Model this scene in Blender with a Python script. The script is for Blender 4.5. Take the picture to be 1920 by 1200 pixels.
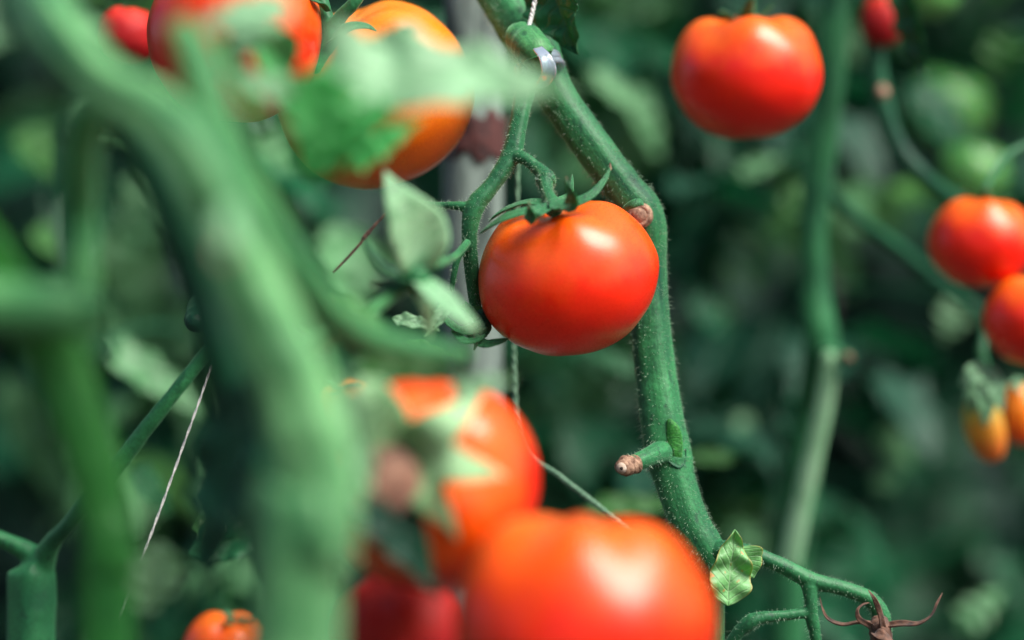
import bpy, math, random
from mathutils import Vector, Matrix, Quaternion, noise

for o in list(bpy.data.objects):
    bpy.data.objects.remove(o)
SC = bpy.context.scene
COL = SC.collection
PI = math.pi
rad = math.radians

# ------------------------------------------------------------------ camera
LENS = 85.0
CAMZ = 1.30
K = 36.0 / LENS / 1920.0
cam_d = bpy.data.cameras.new('camera')
cam = bpy.data.objects.new('camera', cam_d)
COL.objects.link(cam)
cam.location = (0, 0, CAMZ)
cam.rotation_euler = (rad(90), 0, 0)
cam_d.lens = LENS
cam_d.sensor_width = 36
cam_d.clip_start = 0.05
cam_d.clip_end = 300
cam_d.dof.use_dof = True
cam_d.dof.focus_distance = 0.872
cam_d.dof.aperture_fstop = 3.0
SC.camera = cam

# ------------------------------------------------------------------ world, sun, exposure
SUN_DIR = Vector((0.52, -0.32, 0.78)).normalized()      # towards the sun
elev = math.asin(SUN_DIR.z)
az = math.atan2(SUN_DIR.x, SUN_DIR.y)
w = bpy.data.worlds.new('World')
SC.world = w
w.use_nodes = True
nt = w.node_tree
bg = nt.nodes['Background']
sky = nt.nodes.new('ShaderNodeTexSky')
sky.sky_type = 'NISHITA'
sky.sun_disc = False
sky.sun_elevation = elev
sky.sun_rotation = az
sky.dust_density = 3.0
sky.air_density = 1.0
sky.ozone_density = 1.0
nt.links.new(sky.outputs[0], bg.inputs[0])
bg.inputs[1].default_value = 0.05
sd = bpy.data.lights.new('sun', 'SUN')
sun = bpy.data.objects.new('sun', sd)
COL.objects.link(sun)
sd.energy = 2.6
sd.angle = rad(42)
sd.color = (1.0, 0.95, 0.88)
sun.location = (1, -1, 4)
sun.rotation_euler = SUN_DIR.to_track_quat('Z', 'Y').to_euler()
SC.view_settings.view_transform = 'Standard'
SC.view_settings.look = 'None'
SC.view_settings.exposure = 1.42
SC.view_settings.gamma = 1.0
SC.view_settings.use_curve_mapping = False
SC.cycles.max_bounces = 6
SC.cycles.use_denoising = True


def P(px, py, d):
    return Vector(((px - 960) * K * d, d, CAMZ - (py - 600) * K * d))


# ------------------------------------------------------------------ materials
def new_mat(name):
    m = bpy.data.materials.new(name)
    m.use_nodes = True
    t = m.node_tree
    return m, t, t.nodes['Principled BSDF']


def N(t, typ, **kw):
    n = t.nodes.new(typ)
    for k, v in kw.items():
        if hasattr(n, k):
            setattr(n, k, v)
        else:
            n.inputs[k.replace('_', ' ')].default_value = v
    return n


def ramp(t, stops, interp='LINEAR'):
    r = t.nodes.new('ShaderNodeValToRGB')
    r.color_ramp.interpolation = interp
    e = r.color_ramp.elements
    while len(e) < len(stops):
        e.new(0.5)
    for i, (p, c) in enumerate(stops):
        e[i].position = p
        e[i].color = (*c, 1) if len(c) == 3 else c
    return r


def mixc(t, a, b, fac, blend='MIX'):
    n = t.nodes.new('ShaderNodeMix')
    n.data_type = 'RGBA'
    n.blend_type = blend
    for sock, v in ((n.inputs['Factor'], fac), (n.inputs[6], a), (n.inputs[7], b)):
        if isinstance(v, bpy.types.NodeSocket):
            t.links.new(v, sock)
        elif isinstance(v, (int, float)):
            sock.default_value = v
        else:
            sock.default_value = (*v, 1)
    return n.outputs[2]


def math_(t, op, a, b=None, clamp=False):
    n = t.nodes.new('ShaderNodeMath')
    n.operation = op
    n.use_clamp = clamp
    for i, v in enumerate((a, b)):
        if v is None:
            continue
        if isinstance(v, bpy.types.NodeSocket):
            t.links.new(v, n.inputs[i])
        else:
            n.inputs[i].default_value = v
    return n.outputs[0]


def noise_(t, vec, scale, detail=3, rough=0.5):
    n = N(t, 'ShaderNodeTexNoise')
    n.inputs['Scale'].default_value = scale
    n.inputs['Detail'].default_value = detail
    n.inputs['Roughness'].default_value = rough
    t.links.new(vec, n.inputs['Vector'])
    return n.outputs['Fac']


def mapping(t, vec, scale):
    n = N(t, 'ShaderNodeMapping')
    n.inputs['Scale'].default_value = scale
    t.links.new(vec, n.inputs['Vector'])
    return n.outputs[0]


def stem_mat(name, dark, light, sheen=0.5, spots=(0.01, 0.06, 0.03), rough=0.5, big_scale=35, lo=.40, hi=.78):
    """hairy green stalk: UV u round the stem, v along it in metres"""
    m, t, b = new_mat(name)
    tc = N(t, 'ShaderNodeTexCoord')
    ob = tc.outputs['Object']
    big = noise_(t, ob, big_scale, 3)
    streak = noise_(t, mapping(t, tc.outputs['UV'], (9, 25, 1)), 1.0, 4, 0.6)
    f = math_(t, 'ADD', math_(t, 'MULTIPLY', big, 0.6), math_(t, 'MULTIPLY', streak, 0.6))
    r = ramp(t, [(lo, dark), (hi, light)])
    t.links.new(f, r.inputs[0])
    fine = noise_(t, ob, 900, 2)
    sp = ramp(t, [(0.30, (1, 1, 1)), (0.40, (0, 0, 0))])
    t.links.new(noise_(t, mapping(t, ob, (1, 1, .45)), 420, 2), sp.inputs[0])
    c = mixc(t, r.outputs[0], spots, math_(t, 'MULTIPLY', sp.outputs[0], 0.65))
    fr = ramp(t, [(0.35, (.72, .72, .72)), (0.7, (1.18, 1.18, 1.18))])
    t.links.new(fine, fr.inputs[0])
    c = mixc(t, c, fr.outputs[0], 0.8, 'MULTIPLY')
    t.links.new(c, b.inputs['Base Color'])
    b.inputs['Roughness'].default_value = rough
    b.inputs['Specular IOR Level'].default_value = 0.28
    b.inputs['Sheen Weight'].default_value = sheen
    b.inputs['Sheen Roughness'].default_value = 0.45
    b.inputs['Sheen Tint'].default_value = (0.45, 1.0, 0.60, 1)
    b.inputs['Subsurface Weight'].default_value = 0.12
    b.inputs['Subsurface Radius'].default_value = (0.3, 1.0, 0.35)
    b.inputs['Subsurface Scale'].default_value = 0.003
    bp = N(t, 'ShaderNodeBump')
    bp.inputs['Strength'].default_value = 0.5
    bp.inputs['Distance'].default_value = 0.0006
    h = math_(t, 'ADD', math_(t, 'MULTIPLY', fine, 0.5), math_(t, 'MULTIPLY', streak, 1.6))
    t.links.new(h, bp.inputs['Height'])
    t.links.new(bp.outputs[0], b.inputs['Normal'])
    return m


def leaf_mat(name, front, back, vein, trans=0.3, rough=0.45, edge=None, blemish=None, vb=1.0):
    m, t, b = new_mat(name)
    out = t.nodes['Material Output']
    tc = N(t, 'ShaderNodeTexCoord')
    uv = tc.outputs['UV']
    sep = N(t, 'ShaderNodeSeparateXYZ')
    t.links.new(uv, sep.inputs[0])
    s = math_(t, 'ABSOLUTE', math_(t, 'SUBTRACT', sep.outputs[0], 0.5))       # 0 midrib, .5 margin
    mid = math_(t, 'SUBTRACT', 1.0, math_(t, 'MULTIPLY', s, 30), clamp=True)
    # side veins slope towards the tip
    ph = math_(t, 'MULTIPLY', math_(t, 'SUBTRACT', sep.outputs[1], math_(t, 'ADD', math_(t, 'MULTIPLY', s, 0.45), math_(t, 'MULTIPLY', noise_(t, tc.outputs['Object'], 130, 2), 0.10))), 24)
    sv = math_(t, 'POWER', math_(t, 'ABSOLUTE', math_(t, 'COSINE', ph)), 30)
    sv = math_(t, 'MULTIPLY', sv, 0.75)
    v = math_(t, 'MAXIMUM', mid, sv)
    n1 = noise_(t, tc.outputs['Object'], 45, 3)
    n2 = noise_(t, tc.outputs['Object'], 420, 3)
    lite = tuple(min(1, x * 1.7) for x in front)
    dk = tuple(x * 0.6 for x in front)
    r = ramp(t, [(0.3, dk), (0.72, lite)])
    t.links.new(math_(t, 'ADD', math_(t, 'MULTIPLY', n1, .75), math_(t, 'MULTIPLY', n2, .25)), r.inputs[0])
    geo = N(t, 'ShaderNodeNewGeometry')
    c = mixc(t, r.outputs[0], back, geo.outputs['Backfacing'])
    c = mixc(t, c, vein, math_(t, 'MULTIPLY', v, 0.6))
    if edge:
        e = math_(t, 'MULTIPLY', math_(t, 'SUBTRACT', s, 0.44), 16, clamp=True)
        c = mixc(t, c, edge, math_(t, 'MULTIPLY', e, 0.8))
    if blemish:
        rr = ramp(t, [(0.66, (0, 0, 0)), (0.70, (1, 1, 1))])
        t.links.new(noise_(t, tc.outputs['Object'], 260, 1), rr.inputs[0])
        c = mixc(t, c, blemish, rr.outputs[0])
    t.links.new(c, b.inputs['Base Color'])
    b.inputs['Roughness'].default_value = rough
    b.inputs['Specular IOR Level'].default_value = 0.42
    b.inputs['Sheen Weight'].default_value = 0.06
    b.inputs['Sheen Tint'].default_value = (0.5, 1.0, 0.65, 1)
    bp = N(t, 'ShaderNodeBump')
    bp.inputs['Strength'].default_value = 0.7
    bp.inputs['Distance'].default_value = 0.0012
    t.links.new(math_(t, 'SUBTRACT', math_(t, 'MULTIPLY', n2, 0.6), math_(t, 'MULTIPLY', v, vb)), bp.inputs['Height'])
    t.links.new(bp.outputs[0], b.inputs['Normal'])
    tr = N(t, 'ShaderNodeBsdfTranslucent')
    tr.inputs[0].default_value = (front[0] * 2.2, front[1] * 2.4, front[2] * 1.3, 1)
    mx = N(t, 'ShaderNodeMixShader')
    mx.inputs[0].default_value = trans
    t.links.new(b.outputs[0], mx.inputs[1])
    t.links.new(tr.outputs[0], mx.inputs[2])
    t.links.new(mx.outputs[0], out.inputs[0])
    return m


def fruit_mat(name, body, shoulder, deep, sh_lo=0.1, sh_hi=0.75, rough=0.26, speck=(1.0, 0.42, 0.08), coat=0.6):
    """object z runs from -1 to 1 between blossom end and stalk end (mesh is scaled)"""
    m, t, b = new_mat(name)
    tc = N(t, 'ShaderNodeTexCoord')
    ob = tc.outputs['Object']
    sep = N(t, 'ShaderNodeSeparateXYZ')
    t.links.new(ob, sep.inputs[0])
    n1 = noise_(t, ob, 1.6, 3)
    n2 = noise_(t, mapping(t, ob, (1, 1, 0.35)), 9, 4, 0.6)
    n3 = noise_(t, ob, 60, 3)
    z = math_(t, 'ADD', sep.outputs[2], math_(t, 'MULTIPLY', math_(t, 'SUBTRACT', n1, 0.5), 0.9))
    z = math_(t, 'ADD', z, math_(t, 'MULTIPLY', math_(t, 'SUBTRACT', n2, 0.5), 0.35))
    z01 = math_(t, 'MULTIPLY', math_(t, 'ADD', z, 1.0), 0.5)
    r = ramp(t, [(0.0, deep), (0.35, body), (0.5 + sh_lo / 2, body), (0.5 + sh_hi / 2, shoulder)])  # shoulder partly natural; lit top painted orange, underside deeper red
    t.links.new(z01, r.inputs[0])
    vr = N(t, 'ShaderNodeTexVoronoi')
    vr.inputs['Scale'].default_value = 17
    t.links.new(ob, vr.inputs['Vector'])
    sr = ramp(t, [(0.05, (1, 1, 1)), (0.11, (0, 0, 0))])
    t.links.new(vr.outputs['Distance'], sr.inputs[0])
    gate = ramp(t, [(0.5, (0, 0, 0)), (0.6, (1, 1, 1))])
    t.links.new(noise_(t, ob, 5, 2), gate.inputs[0])
    c = mixc(t, r.outputs[0], speck, math_(t, 'MULTIPLY', math_(t, 'MULTIPLY', sr.outputs[0], gate.outputs[0]), 0.75))
    fr = ramp(t, [(0.3, (.86, .80, .80)), (0.7, (1.1, 1.25, 1.2))])
    t.links.new(n3, fr.inputs[0])
    c = mixc(t, c, fr.outputs[0], 0.7, 'MULTIPLY')
    t.links.new(c, b.inputs['Base Color'])
    ro = math_(t, 'ADD', rough - 0.05, math_(t, 'MULTIPLY', n3, 0.16))
    t.links.new(ro, b.inputs['Roughness'])
    b.inputs['Specular IOR Level'].default_value = 0.28
    b.inputs['Subsurface Weight'].default_value = 0.35
    b.inputs['Subsurface Radius'].default_value = (1.0, 0.25, 0.1)
    b.inputs['Subsurface Scale'].default_value = 0.004
    b.inputs['Coat Weight'].default_value = coat
    b.inputs['Coat Roughness'].default_value = 0.27
    bp = N(t, 'ShaderNodeBump')
    bp.inputs['Strength'].default_value = 0.22
    bp.inputs['Distance'].default_value = 0.0008
    scr = noise_(t, mapping(t, ob, (26, 9, 60)), 1.0, 4, 0.75)
    t.links.new(math_(t, 'ADD', scr, math_(t, 'MULTIPLY', n3, 0.5)), bp.inputs['Height'])
    t.links.new(bp.outputs[0], b.inputs['Normal'])
    return m


def plain_mat(name, c1, c2, scale=60, rough=0.7, sheen=0.0, bump=0.4, stretch=(1, 1, 1), lo=.35, hi=.65):
    m, t, b = new_mat(name)
    tc = N(t, 'ShaderNodeTexCoord')
    n1 = noise_(t, mapping(t, tc.outputs['Object'], stretch), scale, 5, 0.65)
    r = ramp(t, [(lo, c1), (hi, c2)])
    t.links.new(n1, r.inputs[0])
    t.links.new(r.outputs[0], b.inputs['Base Color'])
    b.inputs['Roughness'].default_value = rough
    b.inputs['Sheen Weight'].default_value = sheen
    bp = N(t, 'ShaderNodeBump')
    bp.inputs['Strength'].default_value = bump
    bp.inputs['Distance'].default_value = 0.001
    t.links.new(n1, bp.inputs['Height'])
    t.links.new(bp.outputs[0], b.inputs['Normal'])
    return m


M = {}
M['stem'] = stem_mat('stem_green', (0.001, 0.050, 0.024), (0.038, 0.235, 0.078), 0.22)
M['stem_pale'] = stem_mat('stem_pale_green', (0.004, 0.11, 0.035), (0.13, 0.40, 0.13), 0.35)
M['stem_big'] = stem_mat('stem_thick_pale', (0.002, 0.10, 0.030), (0.19, 0.47, 0.18), 0.35, big_scale=13, lo=.47, hi=.72)
M['stem_vivid'] = stem_mat('stem_fresh_green', (0.002, 0.08, 0.014), (0.035, 0.23, 0.03), 0.12)
M['stem_dark'] = stem_mat('stem_dark_green', (0.001, 0.035, 0.022), (0.010, 0.11, 0.045), 0.12)
M['sepal'] = stem_mat('sepal_green', (0.003, 0.07, 0.028), (0.04, 0.21, 0.07), 0.3)
M['sepal_pale'] = stem_mat('sepal_pale_green', (0.13, 0.36, 0.15), (0.36, 0.58, 0.36), 0.6)
M['sepal_bright'] = stem_mat('sepal_lit_yellow_green', (0.16, 0.40, 0.14), (0.38, 0.60, 0.34), 0.5)  # base lightened to stand in for light on the shaded calyx
M['leaf'] = leaf_mat('leaf_green', (0.008, 0.11, 0.035), (0.05, 0.18, 0.08), (0.10, 0.26, 0.11))
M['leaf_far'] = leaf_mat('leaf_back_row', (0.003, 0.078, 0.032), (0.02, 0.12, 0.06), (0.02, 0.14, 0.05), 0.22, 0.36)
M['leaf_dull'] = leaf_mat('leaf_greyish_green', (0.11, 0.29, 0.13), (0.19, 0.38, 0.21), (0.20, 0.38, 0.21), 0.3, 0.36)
M['leaf_dark'] = leaf_mat('leaf_shaded_green', (0.001, 0.048, 0.027), (0.006, 0.08, 0.045), (0.04, 0.16, 0.07), 0.2, 0.5)  # shaded copy of the leaf green, shadow put into the colour
M['leaf_fresh'] = leaf_mat('leaf_fresh_green', (0.06, 0.20, 0.05), (0.13, 0.27, 0.11), (0.16, 0.33, 0.14), 0.4)
M['leaf_bright'] = leaf_mat('leaf_bright_green', (0.05, 0.34, 0.08), (0.12, 0.36, 0.14), (0.12, 0.42, 0.12), 0.3)
M['leaf_deep'] = leaf_mat('leaf_far_mass', (0.001, 0.026, 0.018), (0.005, 0.045, 0.03), (0.005, 0.045, 0.025), 0.1, 0.6)  # leaf green darkened to paint the deep shade of far foliage
M['leaf_pale'] = leaf_mat('leaf_pale_green', (0.20, 0.38, 0.22), (0.30, 0.46, 0.32), (0.36, 0.52, 0.36), 0.3)
M['leaf_spotted'] = leaf_mat('leaf_spotted', (0.16, 0.40, 0.14), (0.18, 0.34, 0.16), (0.42, 0.60, 0.36), 0.25, 0.4, vb=0.35,
                             edge=(0.42, 0.22, 0.05), blemish=(0.48, 0.24, 0.07))
M['fruit_main'] = fruit_mat('fruit_ripe_red', (0.94, 0.020, 0.001), (0.92, 0.135, 0.003), (0.90, 0.003, 0.001), -0.1, 0.9)
M['fruit_red'] = fruit_mat('fruit_red', (0.92, 0.012, 0.001), (0.92, 0.15, 0.004), (0.78, 0.001, 0.002), 0.0, 0.8, 0.30)
M['fruit_orange'] = fruit_mat('fruit_orange', (0.88, 0.20, 0.004), (0.88, 0.24, 0.01), (0.80, 0.09, 0.004), -0.1, 0.5, 0.30)
M['fruit_dark'] = fruit_mat('fruit_deep_red_shaded', (0.42, 0.008, 0.010), (0.60, 0.03, 0.012), (0.3, 0.004, 0.008), 0.2, 0.9, 0.55, coat=0.0)  # deep red skin; also darkened and matte for the tomato in shade
M['fruit_yellow'] = fruit_mat('fruit_yellow', (0.75, 0.30, 0.02), (0.55, 0.42, 0.05), (0.72, 0.16, 0.02), 0.1, 0.8, 0.4)
M['fruit_green'] = fruit_mat('fruit_green', (0.14, 0.40, 0.10), (0.08, 0.30, 0.06), (0.24, 0.48, 0.18), 0.0, 0.8, 0.25, speck=(.4, .6, .3))
M['hair'] = plain_mat('hair_pale', (0.28, 0.50, 0.32), (0.48, 0.62, 0.46), 90, 0.5, 0, 0)
M['hair_rust'] = plain_mat('hair_rusty', (0.35, 0.16, 0.07), (0.42, 0.30, 0.16), 90, 0.5, 0, 0)
M['brown'] = plain_mat('dried_brown', (0.025, 0.011, 0.007), (0.17, 0.075, 0.04), 300, 0.7, 0.2, 0.8)
M['brown_pale'] = plain_mat('dry_pinkish', (0.12, 0.05, 0.03), (0.34, 0.17, 0.10), 150, 0.7, 0.2, 0.8)
M['scar'] = plain_mat('cut_scar', (0.13, 0.06, 0.035), (0.46, 0.29, 0.19), 420, 0.75, 0, 1.0)
M['pith'] = plain_mat('cut_pith', (0.36, 0.27, 0.20), (0.62, 0.52, 0.42), 700, 0.8, 0, 0.6)
M['pore'] = plain_mat('hollow', (0.02, 0.015, 0.012), (0.05, 0.03, 0.02), 300, 0.9, 0, 0)
M['stake'] = plain_mat('weathered_wood', (0.025, 0.045, 0.04), (0.22, 0.29, 0.255), 60, 0.75, 0, 1.0, (1.6, 1.6, .22), .40, .58)
M['bark'] = plain_mat('stake_bark', (0.018, 0.008, 0.009), (0.12, 0.035, 0.030), 150, 0.85, 0, 1.0)
M['twine'] = plain_mat('white_twine', (0.50, 0.52, 0.50), (0.78, 0.78, 0.74), 1200, 0.6, 0.3, 0.6)
M['twine_tan'] = plain_mat('tan_twine', (0.30, 0.26, 0.17), (0.48, 0.44, 0.32), 900, 0.7, 0.3, 0.6)
M['twine_green'] = plain_mat('green_cord', (0.10, 0.26, 0.14), (0.22, 0.42, 0.26), 500, 0.5, 0.3, 0.3)
M['soil'] = plain_mat('soil', (0.018, 0.014, 0.010), (0.055, 0.045, 0.032), 9, 0.95, 0, 1.0)
mc, tcx, bc = new_mat('clear_plastic')
bc.inputs['Base Color'].default_value = (0.62, 0.76, 0.86, 1)
bc.inputs['Roughness'].default_value = 0.18
bc.inputs['Transmission Weight'].default_value = 0.75
bc.inputs['IOR'].default_value = 1.35
M['clip'] = mc


# ------------------------------------------------------------------ mesh building
def catmull(pts, n):
    """pts: list of tuples of equal length -> smooth list"""
    out = []
    L = len(pts)
    if L == 2:
        for i in range(n + 1):
            f = i / n
            out.append([a + (b - a) * f for a, b in zip(pts[0], pts[1])])
        return out
    for i in range(L - 1):
        p0 = pts[max(i - 1, 0)]; p1 = pts[i]; p2 = pts[i + 1]; p3 = pts[min(i + 2, L - 1)]
        for j in range(n):
            t = j / n
            out.append([0.5 * (2 * b + (c - a) * t + (2 * a - 5 * b + 4 * c - d) * t * t + (3 * b - a - 3 * c + d) * t ** 3)
                        for a, b, c, d in zip(p0, p1, p2, p3)])
    out.append(list(pts[-1]))
    return out


class MB:
    def __init__(self):
        self.v = []; self.f = []; self.uv = []; self.mi = []

    def _ringfaces(self, base, nr, ns, vs, mi, close=True):
        for i in range(nr - 1):
            for j in range(ns):
                a = base + i * ns + j
                b = base + i * ns + (j + 1) % ns
                self.f.append((a, b, b + ns, a + ns))
                u0 = j / ns; u1 = (j + 1) / ns
                self.uv.append(((u0, vs[i]), (u1, vs[i]), (u1, vs[i + 1]), (u0, vs[i + 1])))
                self.mi.append(mi)
        if close:
            for i, rev in ((0, True), (nr - 1, False)):
                ring = [base + i * ns + j for j in range(ns)]
                if rev:
                    ring.reverse()
                self.f.append(tuple(ring))
                self.uv.append(tuple((0.5, vs[i]) for _ in ring))
                self.mi.append(mi)

    def tube(self, pts, ns=18, sub=8, ridge=0.0, rough=0.0, seed=0, mi=0, nridge=5, taper_ends=True):
        """pts: (x,y,z,r) in metres"""
        sm = catmull([tuple(p) for p in pts], sub)
        C = [Vector(p[:3]) for p in sm]
        R = [max(p[3], 1e-5) for p in sm]
        if taper_ends:
            # rounded ends
            d0 = (C[0] - C[1]).normalized(); d1 = (C[-1] - C[-2]).normalized()
            r0, r1 = R[0], R[-1]
            C = [C[0] + d0 * r0 * .9, C[0] + d0 * r0 * .6] + C + [C[-1] + d1 * r1 * .6, C[-1] + d1 * r1 * .9]
            R = [r0 * .25, r0 * .75] + R + [r1 * .75, r1 * .25]
        n = len(C)
        T = [(C[min(i + 1, n - 1)] - C[max(i - 1, 0)]).normalized() for i in range(n)]
        up = Vector((0, 0, 1)) if abs(T[0].z) < 0.9 else Vector((1, 0, 0))
        U = T[0].cross(up).normalized()
        base = len(self.v)
        vs = [0.0]
        for i in range(1, n):
            vs.append(vs[-1] + (C[i] - C[i - 1]).length)
        frames = []
        for i in range(n):
            U = (U - T[i] * U.dot(T[i])).normalized()
            W = T[i].cross(U)
            frames.append((C[i], U.copy(), W, R[i]))
            for j in range(ns):
                a = 2 * PI * j / ns
                dirv = U * math.cos(a) + W * math.sin(a)
                r = R[i]
                if ridge:
                    r *= 1 + ridge * math.cos(nridge * a + 0.7 * math.sin(vs[i] * 18 + seed)) + ridge * .5 * math.cos(3 * a + seed)
                if rough:
                    p = (C[i] + dirv * r) * (0.35 / R[i]) + Vector((seed, 0, 0))
                    r *= 1 + rough * noise.noise(p) + rough * .5 * noise.noise(p * 2.7)
                self.v.append(C[i] + dirv * r)
        self._ringfaces(base, n, ns, vs, mi)
        return frames

    def blade(self, pts, normal, thick=0.0004, fold=0.25, ns=10, sub=5, mi=0, twist=0.0, wave=0.0, seed=0):
        """pts: (x,y,z,halfwidth); flattened closed strip"""
        sm = catmull([tuple(p) for p in pts], sub)
        C = [Vector(p[:3]) for p in sm]
        R = [max(p[3], 2e-5) for p in sm]
        n = len(C)
        base = len(self.v)
        vs = [i / (n - 1) for i in range(n)]
        nn = Vector(normal).normalized()
        for i in range(n):
            T = (C[min(i + 1, n - 1)] - C[max(i - 1, 0)]).normalized()
            side = T.cross(nn)
            if side.length < 1e-4:
                side = T.cross(Vector((0, 0, 1)))
            side.normalize()
            up = side.cross(T).normalized()
            if twist:
                q = Quaternion(T, twist * vs[i])
                side = q @ side; up = q @ up
            w_ = R[i]
            th = min(thick, w_ * 0.8)
            for j in range(ns):
                a = 2 * PI * j / ns
                c = math.cos(a)
                wv = wave * w_ * math.sin(9 * vs[i] + seed + (2 if c > 0 else 0)) * abs(c)
                self.v.append(C[i] + side * (c * w_) + up * (math.sin(a) * th + fold * abs(c) * w_ + wv))
        self._ringfaces(base, n, ns, vs, mi)

    def leaf(self, base_pt, tip_dir, normal, L, W, seed=0, nu=14, nv=8, lobes=4, lobe=0.28, fold=0.25, curl=0.35,
             quilt=0.04, mi=0, tipsharp=1.0):
        rnd = random.Random(seed)
        Y = Vector(tip_dir).normalized()
        Z = Vector(normal); Z = (Z - Y * Z.dot(Y)).normalized()
        X = Y.cross(Z)
        b = len(self.v)
        ph = rnd.random() * 6
        for i in range(nu + 1):
            u = i / nu
            env = (math.sin(PI * min(1, u ** 0.75)) ** 0.8) * (1 - 0.35 * u)
            env *= 1.25
            ll = 1 + lobe * (abs(((u * lobes + .15) % 1) - 0.5) * 2 - 0.5) * 1.4
            yy = u - 0.06 * lobe
            for j in range(nv + 1):
                s = -1 + 2 * j / nv
                lw = 1 + lobe * ((((u + (0.03 if s > 0 else 0)) * lobes) % 1) - 0.5) * abs(s)
                wd = W * max(env, 0.0) * lw * 0.5
                x = s * wd
                y = (u + 0.10 * lobe * abs(s) * math.sin(u * lobes * 2 * PI)) * L
                z = fold * abs(x) - curl * L * u * u * 0.5 - curl * 0.5 * (x * x) / max(W, 1e-6)
                z += quilt * W * math.sin(u * lobes * 2 * PI + abs(s) * 2 + ph) * (0.3 + abs(s))
                z += quilt * W * 1.5 * noise.noise(Vector((x / W * 3 + seed, y / W * 3, seed * .37)))
                self.v.append(Vector(base_pt) + X * x + Y * y + Z * z)
        for i in range(nu):
            for j in range(nv):
                a = b + i * (nv + 1) + j
                self.f.append((a, a + 1, a + nv + 2, a + nv + 1))
                u0, u1 = i / nu, (i + 1) / nu
                s0, s1 = j / nv, (j + 1) / nv
                self.uv.append(((s0, u0), (s1, u0), (s1, u1), (s0, u1)))
                self.mi.append(mi)

    def mesh(self, name, mats, origin=Vector((0, 0, 0))):
        me = bpy.data.meshes.new(name)
        me.from_pydata([tuple(v - origin) for v in self.v], [], self.f)
        uvl = me.uv_layers.new(name='UVMap')
        flat = [c for fu in self.uv for p in fu for c in p]
        uvl.data.foreach_set('uv', flat)
        for m in mats:
            me.materials.append(m)
        me.polygons.foreach_set('material_index', self.mi)
        me.polygons.foreach_set('use_smooth', [True] * len(self.f))
        me.update()
        return me

    def build(self, name, mats, parent=None, kind=None, label=None, solid=0.0, remesh=0.0):
        if not isinstance(mats, (list, tuple)):
            mats = [mats]
        org = world_loc(parent) if parent else Vector((0, 0, 0))
        me = self.mesh(name, mats, org)
        o = bpy.data.objects.new(name, me)
        COL.objects.link(o)
        if parent:
            o.parent = parent
        if kind:
            o['kind'] = kind
        if label:
            o['label'] = label
        if remesh:
            md = o.modifiers.new('remesh', 'REMESH'); md.mode = 'VOXEL'; md.voxel_size = remesh; md.use_smooth_shade = True
            ms = o.modifiers.new('smooth', 'SMOOTH'); ms.factor = 0.5; ms.iterations = 7
        if solid:
            md = o.modifiers.new('solid', 'SOLIDIFY'); md.thickness = solid; md.offset = 0
            ms = o.modifiers.new('sub', 'SUBSURF'); ms.levels = 1; ms.render_levels = 1
        return o


WL = {}


def world_loc(o):
    v = Vector(o.location)
    if o.parent:
        v += world_loc(o.parent)
    return v


def thing(name, label, cat, loc, group=None):
    o = bpy.data.objects.new(name, None)
    o.empty_display_size = 0.02
    COL.objects.link(o)
    o.location = loc
    o['label'] = label
    o['category'] = cat
    if group:
        o['group'] = group
    return o


def tag(o, label, cat, group=None):
    o['label'] = label; o['category'] = cat
    if group:
        o['group'] = group


def path(pts):
    """(px,py,d,rpx) -> (x,y,z,r)"""
    out = []
    for p in pts:
        v = P(p[0], p[1], p[2])
        out.append((v.x, v.y, v.z, p[3] * K * p[2]))
    return out


def hairs_on(mb, frames, n, length, seed=0, v0=0.0, v1=1.0, thick=0.000058):
    rnd = random.Random(seed)
    k = len(frames)
    for _ in range(n):
        f = rnd.uniform(v0, v1) * (k - 1.001)
        i = int(f); t = f - i
        c0, u0, w0, r0 = frames[i]; c1, u1, w1, r1 = frames[i + 1]
        a = rnd.uniform(0, 2 * PI)
        c = c0.lerp(c1, t); r = r0 + (r1 - r0) * t
        d = (u0 * math.cos(a) + w0 * math.sin(a))
        L = length * rnd.uniform(0.25, 1.0) * (1.4 if rnd.random() < .08 else 1)
        dd = (d + Vector((rnd.uniform(-.35, .35), rnd.uniform(-.35, .35), rnd.uniform(-.55, .2)))).normalized()
        p0 = c + d * r * 0.93
        p1 = p0 + dd * L * .6
        p2 = p0 + dd * L + Vector((0, 0, -L * .2 * rnd.random()))
        s = dd.orthogonal().normalized(); s2 = dd.cross(s)
        b = len(mb.v)
        for p, w_ in ((p0, thick), (p1, thick * .75)):
            for q in range(3):
                an = q * 2 * PI / 3
                mb.v.append(p + (s * math.cos(an) + s2 * math.sin(an)) * w_)
        mb.v.append(p2)
        for q in range(3):
            a0 = b + q; a1 = b + (q + 1) % 3
            mb.f.append((a0, a1, a1 + 3, a0 + 3)); mb.uv.append(((0, 0),) * 4); mb.mi.append(0)
            mb.f.append((a0 + 3, a1 + 3, b + 6)); mb.uv.append(((0, 0),) * 3); mb.mi.append(0)


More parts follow.
